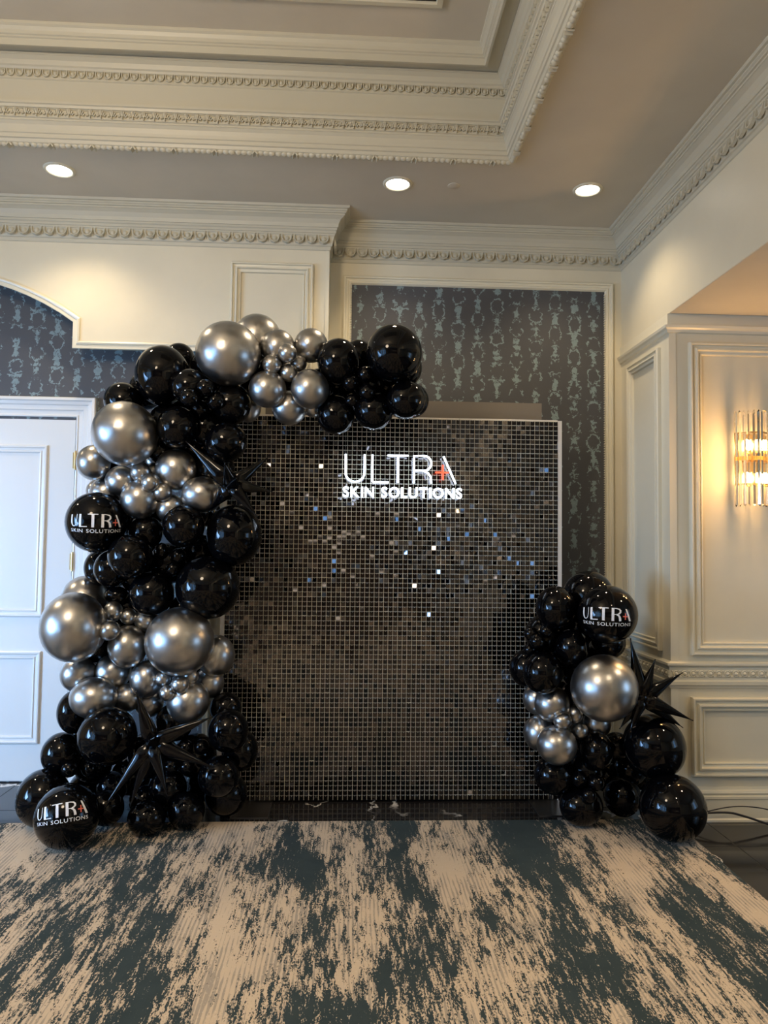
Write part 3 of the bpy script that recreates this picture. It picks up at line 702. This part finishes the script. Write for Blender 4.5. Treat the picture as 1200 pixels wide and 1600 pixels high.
# cx, cy, rx, ry in the photograph's pixels; kind; layer (0 nearest); f = rests on the floor; label
BL = [
# --- arch top
(357,553,51,50,'C',.8,'','large chrome balloon crowning the bend of the arch'),
(402,528,37,37,'C',2.2,'','chrome balloon peeking from behind the large one at the arch top'),
(434,543,28,27,'C',1.2,'','medium chrome balloon above the four tiny chrome ones on the arch'),
(486,540,26,27,'C',1.6,'','chrome balloon on the arch left of the first black one at its right end'),
(449.5,552,14.5,14.5,'C',.3,'','tiny chrome balloon, uppermost of the four on the arch'),
(424.5,569,15,15,'C',.3,'','tiny chrome balloon, leftmost of the four on the arch'),
(451,582.6,14,14,'C',.1,'','tiny chrome balloon, lowest of the four on the arch'),
(466.5,567.5,13,13,'C',.7,'','tiny chrome balloon, rightmost of the four on the arch'),
(418,608,29,29,'C',.9,'','chrome balloon under the arch, next to the black balloon at its bend'),
(484.5,608,29.5,31,'C',.9,'','chrome balloon under the arch beside the black balloons'),
(452,637,27,27,'C',1.9,'','chrome balloon hanging lowest under the arch at the backdrop edge'),
(387,636,21,24,'C',2.2,'','bluish chrome balloon half hidden behind black at the backdrop corner'),
(489,638,14,14,'C',2.7,'','sliver of chrome balloon behind the backdrop top edge'),
(528.8,565,32.5,36,'B',.9,'','black balloon joining the chrome part to the right end of the arch'),
(560,556,24,25,'B',2.1,'','black balloon tucked behind the two big ones at the arch right end'),
(616,552,43,45,'B',.5,'','largest glossy black balloon at the right tip of the arch'),
(632,575,27,30,'B',2.0,'','black balloon behind the largest one at the arch right tip'),
(634,625,30,30,'B',1.0,'','black balloon at the lower right tip of the arch over the taupe board'),
(642,626,27,28,'B',1.9,'','black balloon just showing behind the lower right tip of the arch'),
(584,642,30,30,'B',1.1,'','black balloon overlapping the backdrop top, middle of three'),
(524.5,648,29.5,31,'B',1.1,'','black balloon overlapping the backdrop top, left of three'),
(548,598.5,12.5,13,'B',.4,'','tiny black balloon, left of the four at the arch right end'),
(571.5,585,13,13,'B',.4,'','tiny black balloon, upper right of the four at the arch right end'),
(574,613,13,13,'B',.3,'','tiny black balloon, lower right of the four at the arch right end'),
(550.5,626,12,11,'B',.7,'','tiny black balloon, lowest of the four at the arch right end'),
(575,600,24,26,'B',2.4,'','dark balloon filling the gap behind the tiny black ones'),
# --- bend, black
(254,587,43,47,'B',1.3,'','large black balloon high on the left bend of the arch'),
(193,627,30,30,'B',2.0,'','black balloon behind the top left chrome one near the door casing'),
(296,604,28,29,'B',.9,'','black balloon behind the four tiny black ones on the bend'),
(361,632,32,31,'B',1.0,'','black balloon under the large chrome one at the arch bend'),
(321,606,14,14,'B',.2,'','tiny black balloon, uppermost of the four on the bend'),
(296,621,14.5,14.5,'B',.2,'','tiny black balloon, leftmost of the four on the bend'),
(312.5,639.6,14.5,14,'B',.0,'','tiny black balloon, lowest of the four on the bend'),
(336.5,627,14,14,'B',.2,'','tiny black balloon, rightmost of the four on the bend'),
(277,668,32,33,'B',.7,'','black balloon beside the top left chrome one, under the tiny black ones'),
(353,691,33,31,'B',.9,'','black balloon above the upper starburst at the backdrop edge'),
(318,572,20,22,'B',2.4,'','black balloon just showing left of the large chrome crown'),
(256,660,24,27,'B',1.8,'','black balloon half hidden between chrome and black under the bend'),
(228,610,27,30,'B',2.4,'','black balloon deep behind the top left chrome one'),
(322,668,28,30,'B',2.2,'','black balloon deep in the gap under the bend'),
(250,702,22,22,'B',2.0,'','black balloon deep under the top left chrome one'),
(335,735,32,34,'B',2.0,'','black balloon deep behind the upper starburst'),
# --- upper chrome cluster
(195.5,677.5,53,49,'C',.3,'','large chrome balloon at the top left beside the door casing'),
(146,723,27,27,'C',1.4,'','chrome balloon over the upper door hinge'),
(190,752,25,25,'C',1.1,'','chrome balloon between the hinge side one and the tiny chrome ones'),
(165,770,25,24,'C',1.9,'','chrome balloon showing above the upper lettered black balloon'),
(152,768,18,18,'C',2.6,'','chrome sliver behind others near the door jamb'),
(219,780,32,29,'C',.7,'','chrome balloon right under the three tiny chrome ones'),
(220,738,16.5,16,'C',.3,'','tiny chrome balloon, upper left of the three'),
(235,754,14,14,'C',.0,'','tiny chrome balloon, middle one of the three'),
(254,769,15,14,'C',.4,'','tiny chrome balloon, lower right of the three'),
(239,735,12,12,'C',1.0,'','tiny chrome balloon mostly hidden behind its two neighbours'),
(242,721,17,17,'C',2.0,'','chrome balloon peeking out under the top left large one'),
(275.5,733.5,32,32,'C',.5,'','bright chrome balloon left of the upper starburst'),
(316,773,33,28,'C',.6,'','chrome balloon below the upper starburst spikes'),
(266,794,23,22,'C',1.8,'','bluish chrome balloon deep in the gap above black ones'),
# --- middle black cluster
(151,816,49,46.5,'B',.2,'L1','large black balloon with white lettering beside the lower visible door hinge'),
(228,831,28,26,'B',1.5,'','black balloon right of the upper lettered one, set back'),
(287,822,33,33,'B',.6,'','round black balloon in the middle under two chrome ones'),
(203.5,869.5,36,33.5,'B',.4,'','black balloon just under and right of the upper lettered one'),
(173,889,27,28,'B',1.2,'','black balloon behind left of the one under the lettering'),
(155,887,24,27,'B',1.9,'','leftmost black balloon of the middle cluster, a thin crescent'),
(366,836,43,47,'B',.9,'','large black balloon bulging over the backdrop, under the starburst'),
(253,860,10,12,'B',1.1,'','tiny black balloon, upper left of three in the dark gap'),
(279,869,13,12,'B',.9,'','tiny black balloon, upper right of three in the dark gap'),
(270,889,12,11,'B',1.0,'','tiny black balloon, lowest of three in the dark gap'),
(265,880,32,32,'B',2.2,'','black balloon deep in the middle gap'),
(237,927,36,34,'B',.8,'','black balloon above the chrome band, in the middle'),
(325,918,50,49,'B',.4,'','very large black balloon over the left backdrop edge'),
(182,930,19,14,'B',1.3,'','small black balloon over the tiny chrome ones'),
(315,865,30,30,'B',2.2,'','black balloon hidden behind two large black ones'),
(284,950,20,20,'B',2.5,'','dark balloon between the black and chrome bands'),
# --- lower chrome cluster
(115,980,53,54,'C',.3,'','large chrome balloon bulging left over the door'),
(133,940,39,40,'C',1.7,'','chrome balloon behind and above the large one over the door'),
(177,955,15,15.5,'C',.3,'','tiny chrome balloon, upper of the group beside the large left chrome'),
(201,963,13.5,13,'C',.4,'','tiny chrome balloon, rightmost of the group beside the large left chrome'),
(171,985,16,16,'C',.2,'','tiny chrome balloon, lowest of the group beside the large left chrome'),
(157,962,11,12,'C',.9,'','tiny chrome balloon touching the large left chrome, upper'),
(154,984,10,10,'C',.9,'','tiny chrome balloon touching the large left chrome, lower'),
(229,969,19,19,'C',1.9,'','chrome balloon set back between black and the two large chrome'),
(199.5,1010,31,33,'C',.8,'','chrome balloon midway between the two large chrome ones'),
(281,1002,54,53,'C',.1,'','large chrome balloon at the middle of the garland, nearest the backdrop'),
(337,1024,30,32,'C',1.2,'','chrome balloon right of the large one, over the backdrop'),
(176,1050,29,29,'C',.8,'','chrome balloon below the left pair, middle of the lower row'),
(122,1053,28,28,'C',1.3,'','chrome balloon lowest left under the large one over the door'),
(229,1061,26,29,'C',.9,'','chrome balloon under the large middle one, left side'),
(146,1090,38,32,'C',.6,'','wide chrome balloon resting on the black base cluster'),
(255.5,1061,13.5,13,'C',.3,'','tiny chrome balloon, left of the group under the large middle chrome'),
(281,1070,14,14,'C',.1,'','tiny chrome balloon, front of the group under the large middle chrome'),
(298,1057,12,12,'C',.6,'','tiny chrome balloon, right of the group under the large middle chrome'),
(261,1083,12.5,12,'C',.4,'','tiny chrome balloon, lower left of the group under the large middle chrome'),
(277,1088,9,9,'C',.9,'','tiny chrome balloon half hidden lowest in its group'),
(294,1096,34,33,'C',.7,'','chrome balloon at the lower right, over the black base cluster'),
(326,1067,24,25,'C',1.9,'','dull chrome balloon behind, against the pier'),
(200,1090,22,22,'C',1.7,'','bluish chrome balloon behind the tip of the lower starburst'),
(233,1098,23,23,'C',2.0,'','dark chrome balloon set back above the lower starburst'),
# --- base cluster
(117,1112,28,34,'B',1.4,'','black balloon under the wide chrome one, beside the door'),
(168,1150,47,46,'B',.4,'','large black balloon left of the lower starburst'),
(97,1178,33,34,'B',1.0,'','black balloon above the lettered base balloon, against the door'),
(108,1202,13,13,'B',.3,'','tiny black balloon above the lettering, left'),
(140,1201,13,13,'B',.3,'','tiny black balloon above the lettering, right'),
(68,1247,43,46,'B',1.0,'f','black balloon at the far left standing on the floor'),
(105,1275,51.5,51.5,'B',0,'fL2','large black balloon with white lettering lowest on the carpet'),
(175,1230,25,25,'B',1.6,'','black balloon behind the lower starburst spikes'),
(166,1262,28,29,'B',1.2,'','black balloon just right of the lettered base balloon'),
(229,1278,30,28,'B',.6,'f','small black balloon on the carpet under the lower starburst'),
(291,1266,29,30,'B',.9,'f','black balloon at the front of the base, left of the backdrop foot'),
(353,1240,33,35,'B',1.3,'','black balloon at the lower right of the base cluster'),
(342,1213,32,33,'B',.6,'','black balloon at the tip of a right-pointing starburst spike'),
(376,1172,27,33,'B',1.4,'','rightmost black balloon of the base, over the sequins'),
(357,1142,31,34,'B',.8,'','black balloon right of the lower chrome one, over the sequins'),
(353,1106,24,25,'B',1.7,'','black balloon topmost at the right of the base cluster'),
(290,1168,12,12,'B',.9,'','tiny black balloon right of the starburst, upper left of four'),
(315,1167,12,12,'B',.9,'','tiny black balloon right of the starburst, upper right of four'),
(292,1198,12,12,'B',.9,'','tiny black balloon right of the starburst, lower right of four'),
(267,1198,12,12,'B',.9,'','tiny black balloon right of the starburst, lower left of four'),
(273,1128,30,30,'B',1.7,'','black balloon set back under the lower chrome one'),
(238,1178,38,38,'B',2.1,'','black balloon directly behind the lower starburst'),
(305,1180,34,34,'B',2.1,'','black balloon deep behind the four tiny black ones'),
(262,1232,30,30,'B',1.9,'','black balloon deep under the lower starburst'),
(322,1222,28,30,'B',2.2,'','black balloon deep at the right of the base cluster'),
]
BRT = [
(919,931,40,38,'B',1.6,'','black balloon topmost of the right garland, behind the lettered one'),
(949,960,47,45,'B',.3,'L3','large black balloon with white lettering on top of the right garland'),
(868,950,31,34,'B',.8,'','black balloon upper left of the right garland, beside the lettered one'),
(849,990,29,29,'B',1.5,'','black balloon behind tiny ones at the left edge of the right garland'),
(829.5,990,11,11,'B',.6,'','tiny black balloon, leftmost of the upper four in the right garland'),
(854,986,11,11,'B',.6,'','tiny black balloon, rightmost of the upper four in the right garland'),
(839.5,1002,12,12,'B',.4,'','tiny black balloon, middle of the upper four in the right garland'),
(828,1015,10,10,'B',.8,'','tiny black balloon, lowest of the upper four in the right garland'),
(893,1012,27,29,'B',1.1,'','black balloon in the centre below the lettered one'),
(951,1003,27,26,'B',1.6,'','black balloon between the lettered one and the large chrome one'),
(822,1044,26,29,'B',1.4,'','leftmost black balloon of the right garland, over the sequins'),
(847.5,1051,31,33,'B',.7,'','black balloon above the chrome ones on the left of the right garland'),
(944,1075,53,52,'C',.2,'','large chrome balloon in the middle of the right garland'),
(863,1100,28,28,'C',1.0,'','chrome balloon above left of the tiny chrome ones'),
(838,1092,21,24,'C',1.9,'','chrome balloon half hidden at the left edge, upper'),
(842,1145,24,28,'C',1.5,'','chrome balloon half hidden at the left edge, lower'),
(870,1164,31.5,31,'C',.4,'','chrome balloon lowest in the right garland'),
(879,1126,14.5,13,'C',.3,'','tiny chrome balloon, left of three in the right garland'),
(898,1116,12.5,14,'C',.4,'','tiny chrome balloon, top of three in the right garland'),
(906,1142,13,13,'C',.3,'','tiny chrome balloon, right of three in the right garland'),
(933,1130,22,22,'C',1.8,'','dark chrome balloon set back under the large chrome one'),
(932,1173,26,31,'B',1.1,'','black balloon right of the lowest chrome one'),
(963,1166,22,23,'B',2.0,'','black balloon set back left of the big black one'),
(1022,1166,49,51,'B',.5,'','big black balloon under the right starburst'),
(1051,1262,53,53,'B',.3,'f','largest black balloon at the lower right on the carpet edge'),
(972,1243,29.5,33,'B',.8,'f','black balloon on the marble left of the largest one'),
(866,1211,32,31,'B',1.1,'','black balloon lower left of the right garland, over the sequins'),
(908,1259,34,32,'B',.7,'f','black balloon at the lower left standing at the carpet edge'),
(905,1217,12.5,13,'B',.4,'','tiny black balloon, left of the lower three in the right garland'),
(931,1223,13.5,13,'B',.4,'','tiny black balloon, right of the lower three in the right garland'),
(920,1243,12,12,'B',.5,'','tiny black balloon, lowest of the lower three in the right garland'),
(915,1205,28,28,'B',2.0,'','black balloon deep behind the lower tiny black ones'),
(984,1200,27,27,'B',2.0,'','black balloon deep between the two big black ones'),
(905,1050,27,27,'B',2.1,'','black balloon deep left of the large chrome one'),
(880,1195,20,20,'B',2.2,'','black balloon deep under the lowest chrome one'),
]
def cap(px, py, r):
    """deepest Y a balloon may reach: backdrop, pier or back wall"""
    P = aty(px, py, 4.6)
    if BX0-.02-r < P.x < BX1+.03+r and P.z-r < 2.43: return 4.665-r
    if P.x+r < XP1+.02: return (4.90 if P.x > XP0-.1 or P.z > 2.85 else 5.10)-r
    return (4.82 if P.z > 2.4 and P.x < 1.3 else 5.08)-r
for grp_, pts in ((BL, [(235,795,28),(215,900,28),(300,800,26),(200,950,26),(225,990,26),(152,1012,24),(203,1045,24),(255,1035,28),(160,1122,28),(132,1150,26),(145,1195,30),(205,1210,32),(135,1232,28),  # black filler balloons added so the gaps look dark
        (215,712,22),(168,735,18),(205,810,26),(300,1050,26),(225,1250,24),(272,1255,24),(275,625,28),(330,645,28),(345,600,22),(300,700,24),(320,800,24),(300,640,30),(195,985,24),(170,905,22),(150,1060,24),(232,870,26),
        (425,580,22),(455,607,22),(500,600,24),(555,620,22),(604,606,24),(525,603,22),(395,590,24),(280,560,24)]),
        (BRT, [(900,985,28),(862,1022,26),(900,1092,28),(868,1132,20),(902,1165,24),(945,1212,24),(890,1238,22),(1000,1212,22),(935,1036,28),(868,1078,22),(945,1180,20)])):
    for x_, y_, r_2 in pts:
        grp_.append((x_, y_, r_2, r_2, 'B', 2.9, '', 'black filler balloon added inside the %s garland to darken its gaps' % ('tall left' if grp_ is BL else 'short right')))
balls = []
for grp, lst, b0 in ((GL, BL, 4.14), (GR, BRT, 4.14)):
    for cx, cy, rx, ry, kd, ly, fl_, lab in lst:
        d = ray(cx, cy); rm = (rx+ry)/2/F
        cosn = math.cos(math.atan2(math.hypot(cx-600, cy-800), F))
        ux = abs(cx-600)/max(1, math.hypot(cx-600, cy-800))      # off-axis spheres look stretched
        rx, ry = rx*(1-(1-cosn)*ux*ux)*1.02, ry*(1-(1-cosn)*(1-ux*ux))*1.02; rm = (rx+ry)/2/F
        fixed = 'f' in fl_
        t = 1.588/(ry/F*.99-d.z) if fixed else b0+.135*ly
        balls.append(dict(d=d, rm=rm, k=(rx/((rx+ry)/2), ry/((rx+ry)/2)), t=t, ly=ly, fixed=fixed, kd=kd, fl=fl_, lab=lab, grp=grp, px=(cx, cy)))
N = len(balls)
Dv = np.array([list(b['d']) for b in balls]); R_ = np.array([b['rm'] for b in balls]); T_ = np.array([b['t'] for b in balls]); LY = np.array([b['ly'] for b in balls])
FX = np.array([b['fixed'] for b in balls]); CP = np.array([cap(*b['px'], b['rm']*4.4) for b in balls])
sgn = np.sign((LY[:, None]+np.arange(N)[:, None]*1e-5)-(LY[None]+np.arange(N)[None]*1e-5))
for it in range(260):
    Pn = Dv*T_[:, None]; r = R_*T_
    dd = np.linalg.norm(Pn[:, None]-Pn[None], axis=2); need = .93*(r[:, None]+r[None])-np.minimum(r[:, None], r[None])*.10
    ov = np.where((dd < need) & (dd > 0), need-dd, 0)
    mv = (ov*sgn).sum(1)*.12
    T_ = np.where(FX, T_, T_+np.clip(mv, -.02, .02) + (4.30-T_)*.004)
    T_ = np.where(FX, T_, np.clip(T_, 3.80, CP/Dv[:, 1]))
    zmin = CAMZ+Dv[:, 2]*T_-R_*T_*.99
    low_ = (zmin < .013) & ~FX
    T_ = np.where(low_, 1.587/(R_*.99-Dv[:, 2]), T_)
random.seed(4)
BOBJ = {}
for b, t in zip(balls, T_):
    P = CAM+b['d']*t; r = b['rm']*t
    o = link('balloon', BME[b['kd']], None, P)
    o.scale = (r*b['k'][0], r, r*b['k'][1])
    if abs(b['k'][0]-b['k'][1]) < .12: o.rotation_euler = (random.uniform(-.35, .35), random.uniform(0, 6), random.uniform(-.35, .35)) if abs(b['k'][0]-1) < .03 and 'L' not in b['fl'] else (0, 0, 0)
    tag(o, b['lab'], 'balloon', b['grp'])
    if 'L' in b['fl']: BOBJ[b['fl'][-2:]] = (o, P, r, b['k'])

def print_on(key, cu, cv, width, roll):
    """wrap the word in flat print over the front of a balloon; cu, cv in balloon radii"""
    o, P, r, k = BOBJ[key]
    n = (CAM-P).normalized(); u = Vector((0, 0, 1)).cross(n).normalized()
    v = n.cross(u); cr, sr = math.cos(roll), math.sin(roll)
    def wrap(a, b, lift):
        a2, b2 = a*cr-b*sr+cu, a*sr+b*cr+cv
        L = math.hypot(a2, b2); th = L*1.0
        if L < 1e-6: return Vector((0, 0, 0))
        s_ = math.sin(th)/L
        w_ = n*math.cos(th)+u*(a2*s_)+v*(b2*s_)
        # the mesh is scaled per axis: intersect the direction with the unit balloon in local space
        loc = Vector((w_.x, w_.y, w_.z)); return loc.normalized()*lift
    lift = 1.006
    def mk(name, vs, fs, m):
        mb = MB(); mb.add([wrap((x-.5)*width, (y-.13)*width, lift) for x, y in vs], fs); return mb.build(name, m, o)
    for nm, pls in glyph_polys():
        allv, allf = [], []
        for pl in pls:
            vs, fs = ribbon2d(pl); n0 = len(allv); allv += vs; allf += [tuple(i+n0 for i in f) for f in fs]
        mk(nm, allv, allf, M['white_print'])
    allv, allf = [], []
    for pl in PLUS:
        vs, fs = ribbon2d(pl); n0 = len(allv); allv += vs; allf += [tuple(i+n0 for i in f) for f in fs]
    lift = 1.014
    mk('red_cross', allv, allf, M['red_print'])
    lift = 1.006
    hh = .068/max(b for _, vv, _ in SKIN for a, b in vv)
    for ch, vs, fs in SKIN: mk('letter_'+ch.lower(), [(a, b*hh-.105) for a, b in vs], fs, M['white_print'])
print_on('L1', -.01, .06, 1.72, .0)
print_on('L2', -.20, .20, 1.66, .05)
print_on('L3', -.02, .02, 1.72, -.02)

# ------------------------------------------------------------------ starburst balloons
def starburst(lab, cpx, cY, tips, extra, seed, base=.046):
    rn = random.Random(seed); c = aty(*cpx, cY); root = empty('starburst_balloon', c)
    tag(root, lab, 'balloon', 'spiked starburst balloons of the garlands')
    ends = [aty(x, y, cY+dy)-c for x, y, dy in tips] + [Vector(e) for e in extra]
    MB().lathe([(.0005, -.035), (.022, -.03), (.035, 0), (.022, .03), (.0005, .035)], 12).build('core', M['foil'], root)
    for e in ends:
        L = e.length; d = e.normalized(); a = d.orthogonal().normalized(); b = d.cross(a)
        mb = MB(); n = 16; ph = rn.random()*6; bw = base*min(1, .55+L*1.4)
        st = [(0, .012), (.05, .6*bw), (.16, bw), (.28, .92*bw), (.5, .62*bw), (.75, .29*bw), (.95, .05*bw), (1.0, .0035)]
        vs = []
        for i, (s_, r) in enumerate(st):
            pl = .16 if i < 5 else .06
            for k in range(n):
                an = 2*math.pi*k/n; rr = r*(1+pl*(1 if k % 4 == 0 else (-.4 if k % 2 == 0 else -.1))+.04*math.sin(3*an+ph))
                vs.append(d*(L*s_)+(a*math.cos(an)+b*math.sin(an))*rr)
        fs = [(i*n+k, i*n+(k+1) % n, (i+1)*n+(k+1) % n, (i+1)*n+k) for i in range(len(st)-1) for k in range(n)]+[tuple(range((len(st)-1)*n, len(st)*n))]
        mb.add(vs, fs, True); mb.build('spike', M['foil'], root)
starburst('black starburst balloon with long spikes at the upper left edge of the backdrop', (362, 757), 4.08,
          [(291, 690, 0), (351, 724, -.18), (421, 713, .05), (426, 768, .02), (402, 808, -.05), (325, 800, .15)], [(.05, -.16, .02), (0, .2, .05)], 3, .05)
starburst('black starburst balloon in the base cluster on the left', (238, 1160), 3.98,
          [(212, 1078, -.02), (334, 1119, 0), (335, 1200, -.02), (262, 1246, -.08), (167, 1254, -.06), (203, 1261, -.04)], [(.02, -.15, .05)], 5, .042)
starburst('black starburst balloon with spikes against the cream panelling on the right', (1003, 1090), 4.10,
          [(985, 997, .03), (1024, 1030, -.03), (1067, 1051, -.02), (1083, 1126, -.05), (1067, 1137, .08), (984, 1144, -.02), (968, 1139, .05)], [(.0, .16, .02)], 9, .044)

# ------------------------------------------------------------------ cables on the floor
def cable(lab, pts, r):
    mb = MB(); P = [Vector(p) for p in pts]; out = []
    for i in range(len(P)-1):
        p0, p1, p2, p3 = P[max(i-1, 0)], P[i], P[i+1], P[min(i+2, len(P)-1)]
        for k in range(8):
            t = k/8; out.append(.5*((2*p1)+(p2-p0)*t+(2*p0-5*p1+4*p2-p3)*t*t+(3*p1-p0-3*p2+p3)*t**3))
    out.append(P[-1]); o = mb.tube(out, r, 8).build('cable', M['cable']); tag(o, lab, 'cable', 'power cables at the baseboard')
cable('upper thin black cable looping up off the floor along the right baseboard', [aty(1080, 1276, 4.30), aty(1105, 1268, 4.29), aty(1140, 1261, 4.28), aty(1170, 1260.5, 4.27), aty(1200, 1265, 4.26), aty(1235, 1276, 4.24), aty(1290, 1292, 4.2)], .0035)
cable('lower thick black cable sagging to the marble at the right baseboard', [aty(1080, 1274, 4.27), aty(1108, 1270, 4.26), aty(1140, 1270, 4.25), aty(1165, 1276, 4.24), (2.55, 4.2, .012), (2.9, 4.1, .012)], .0065)
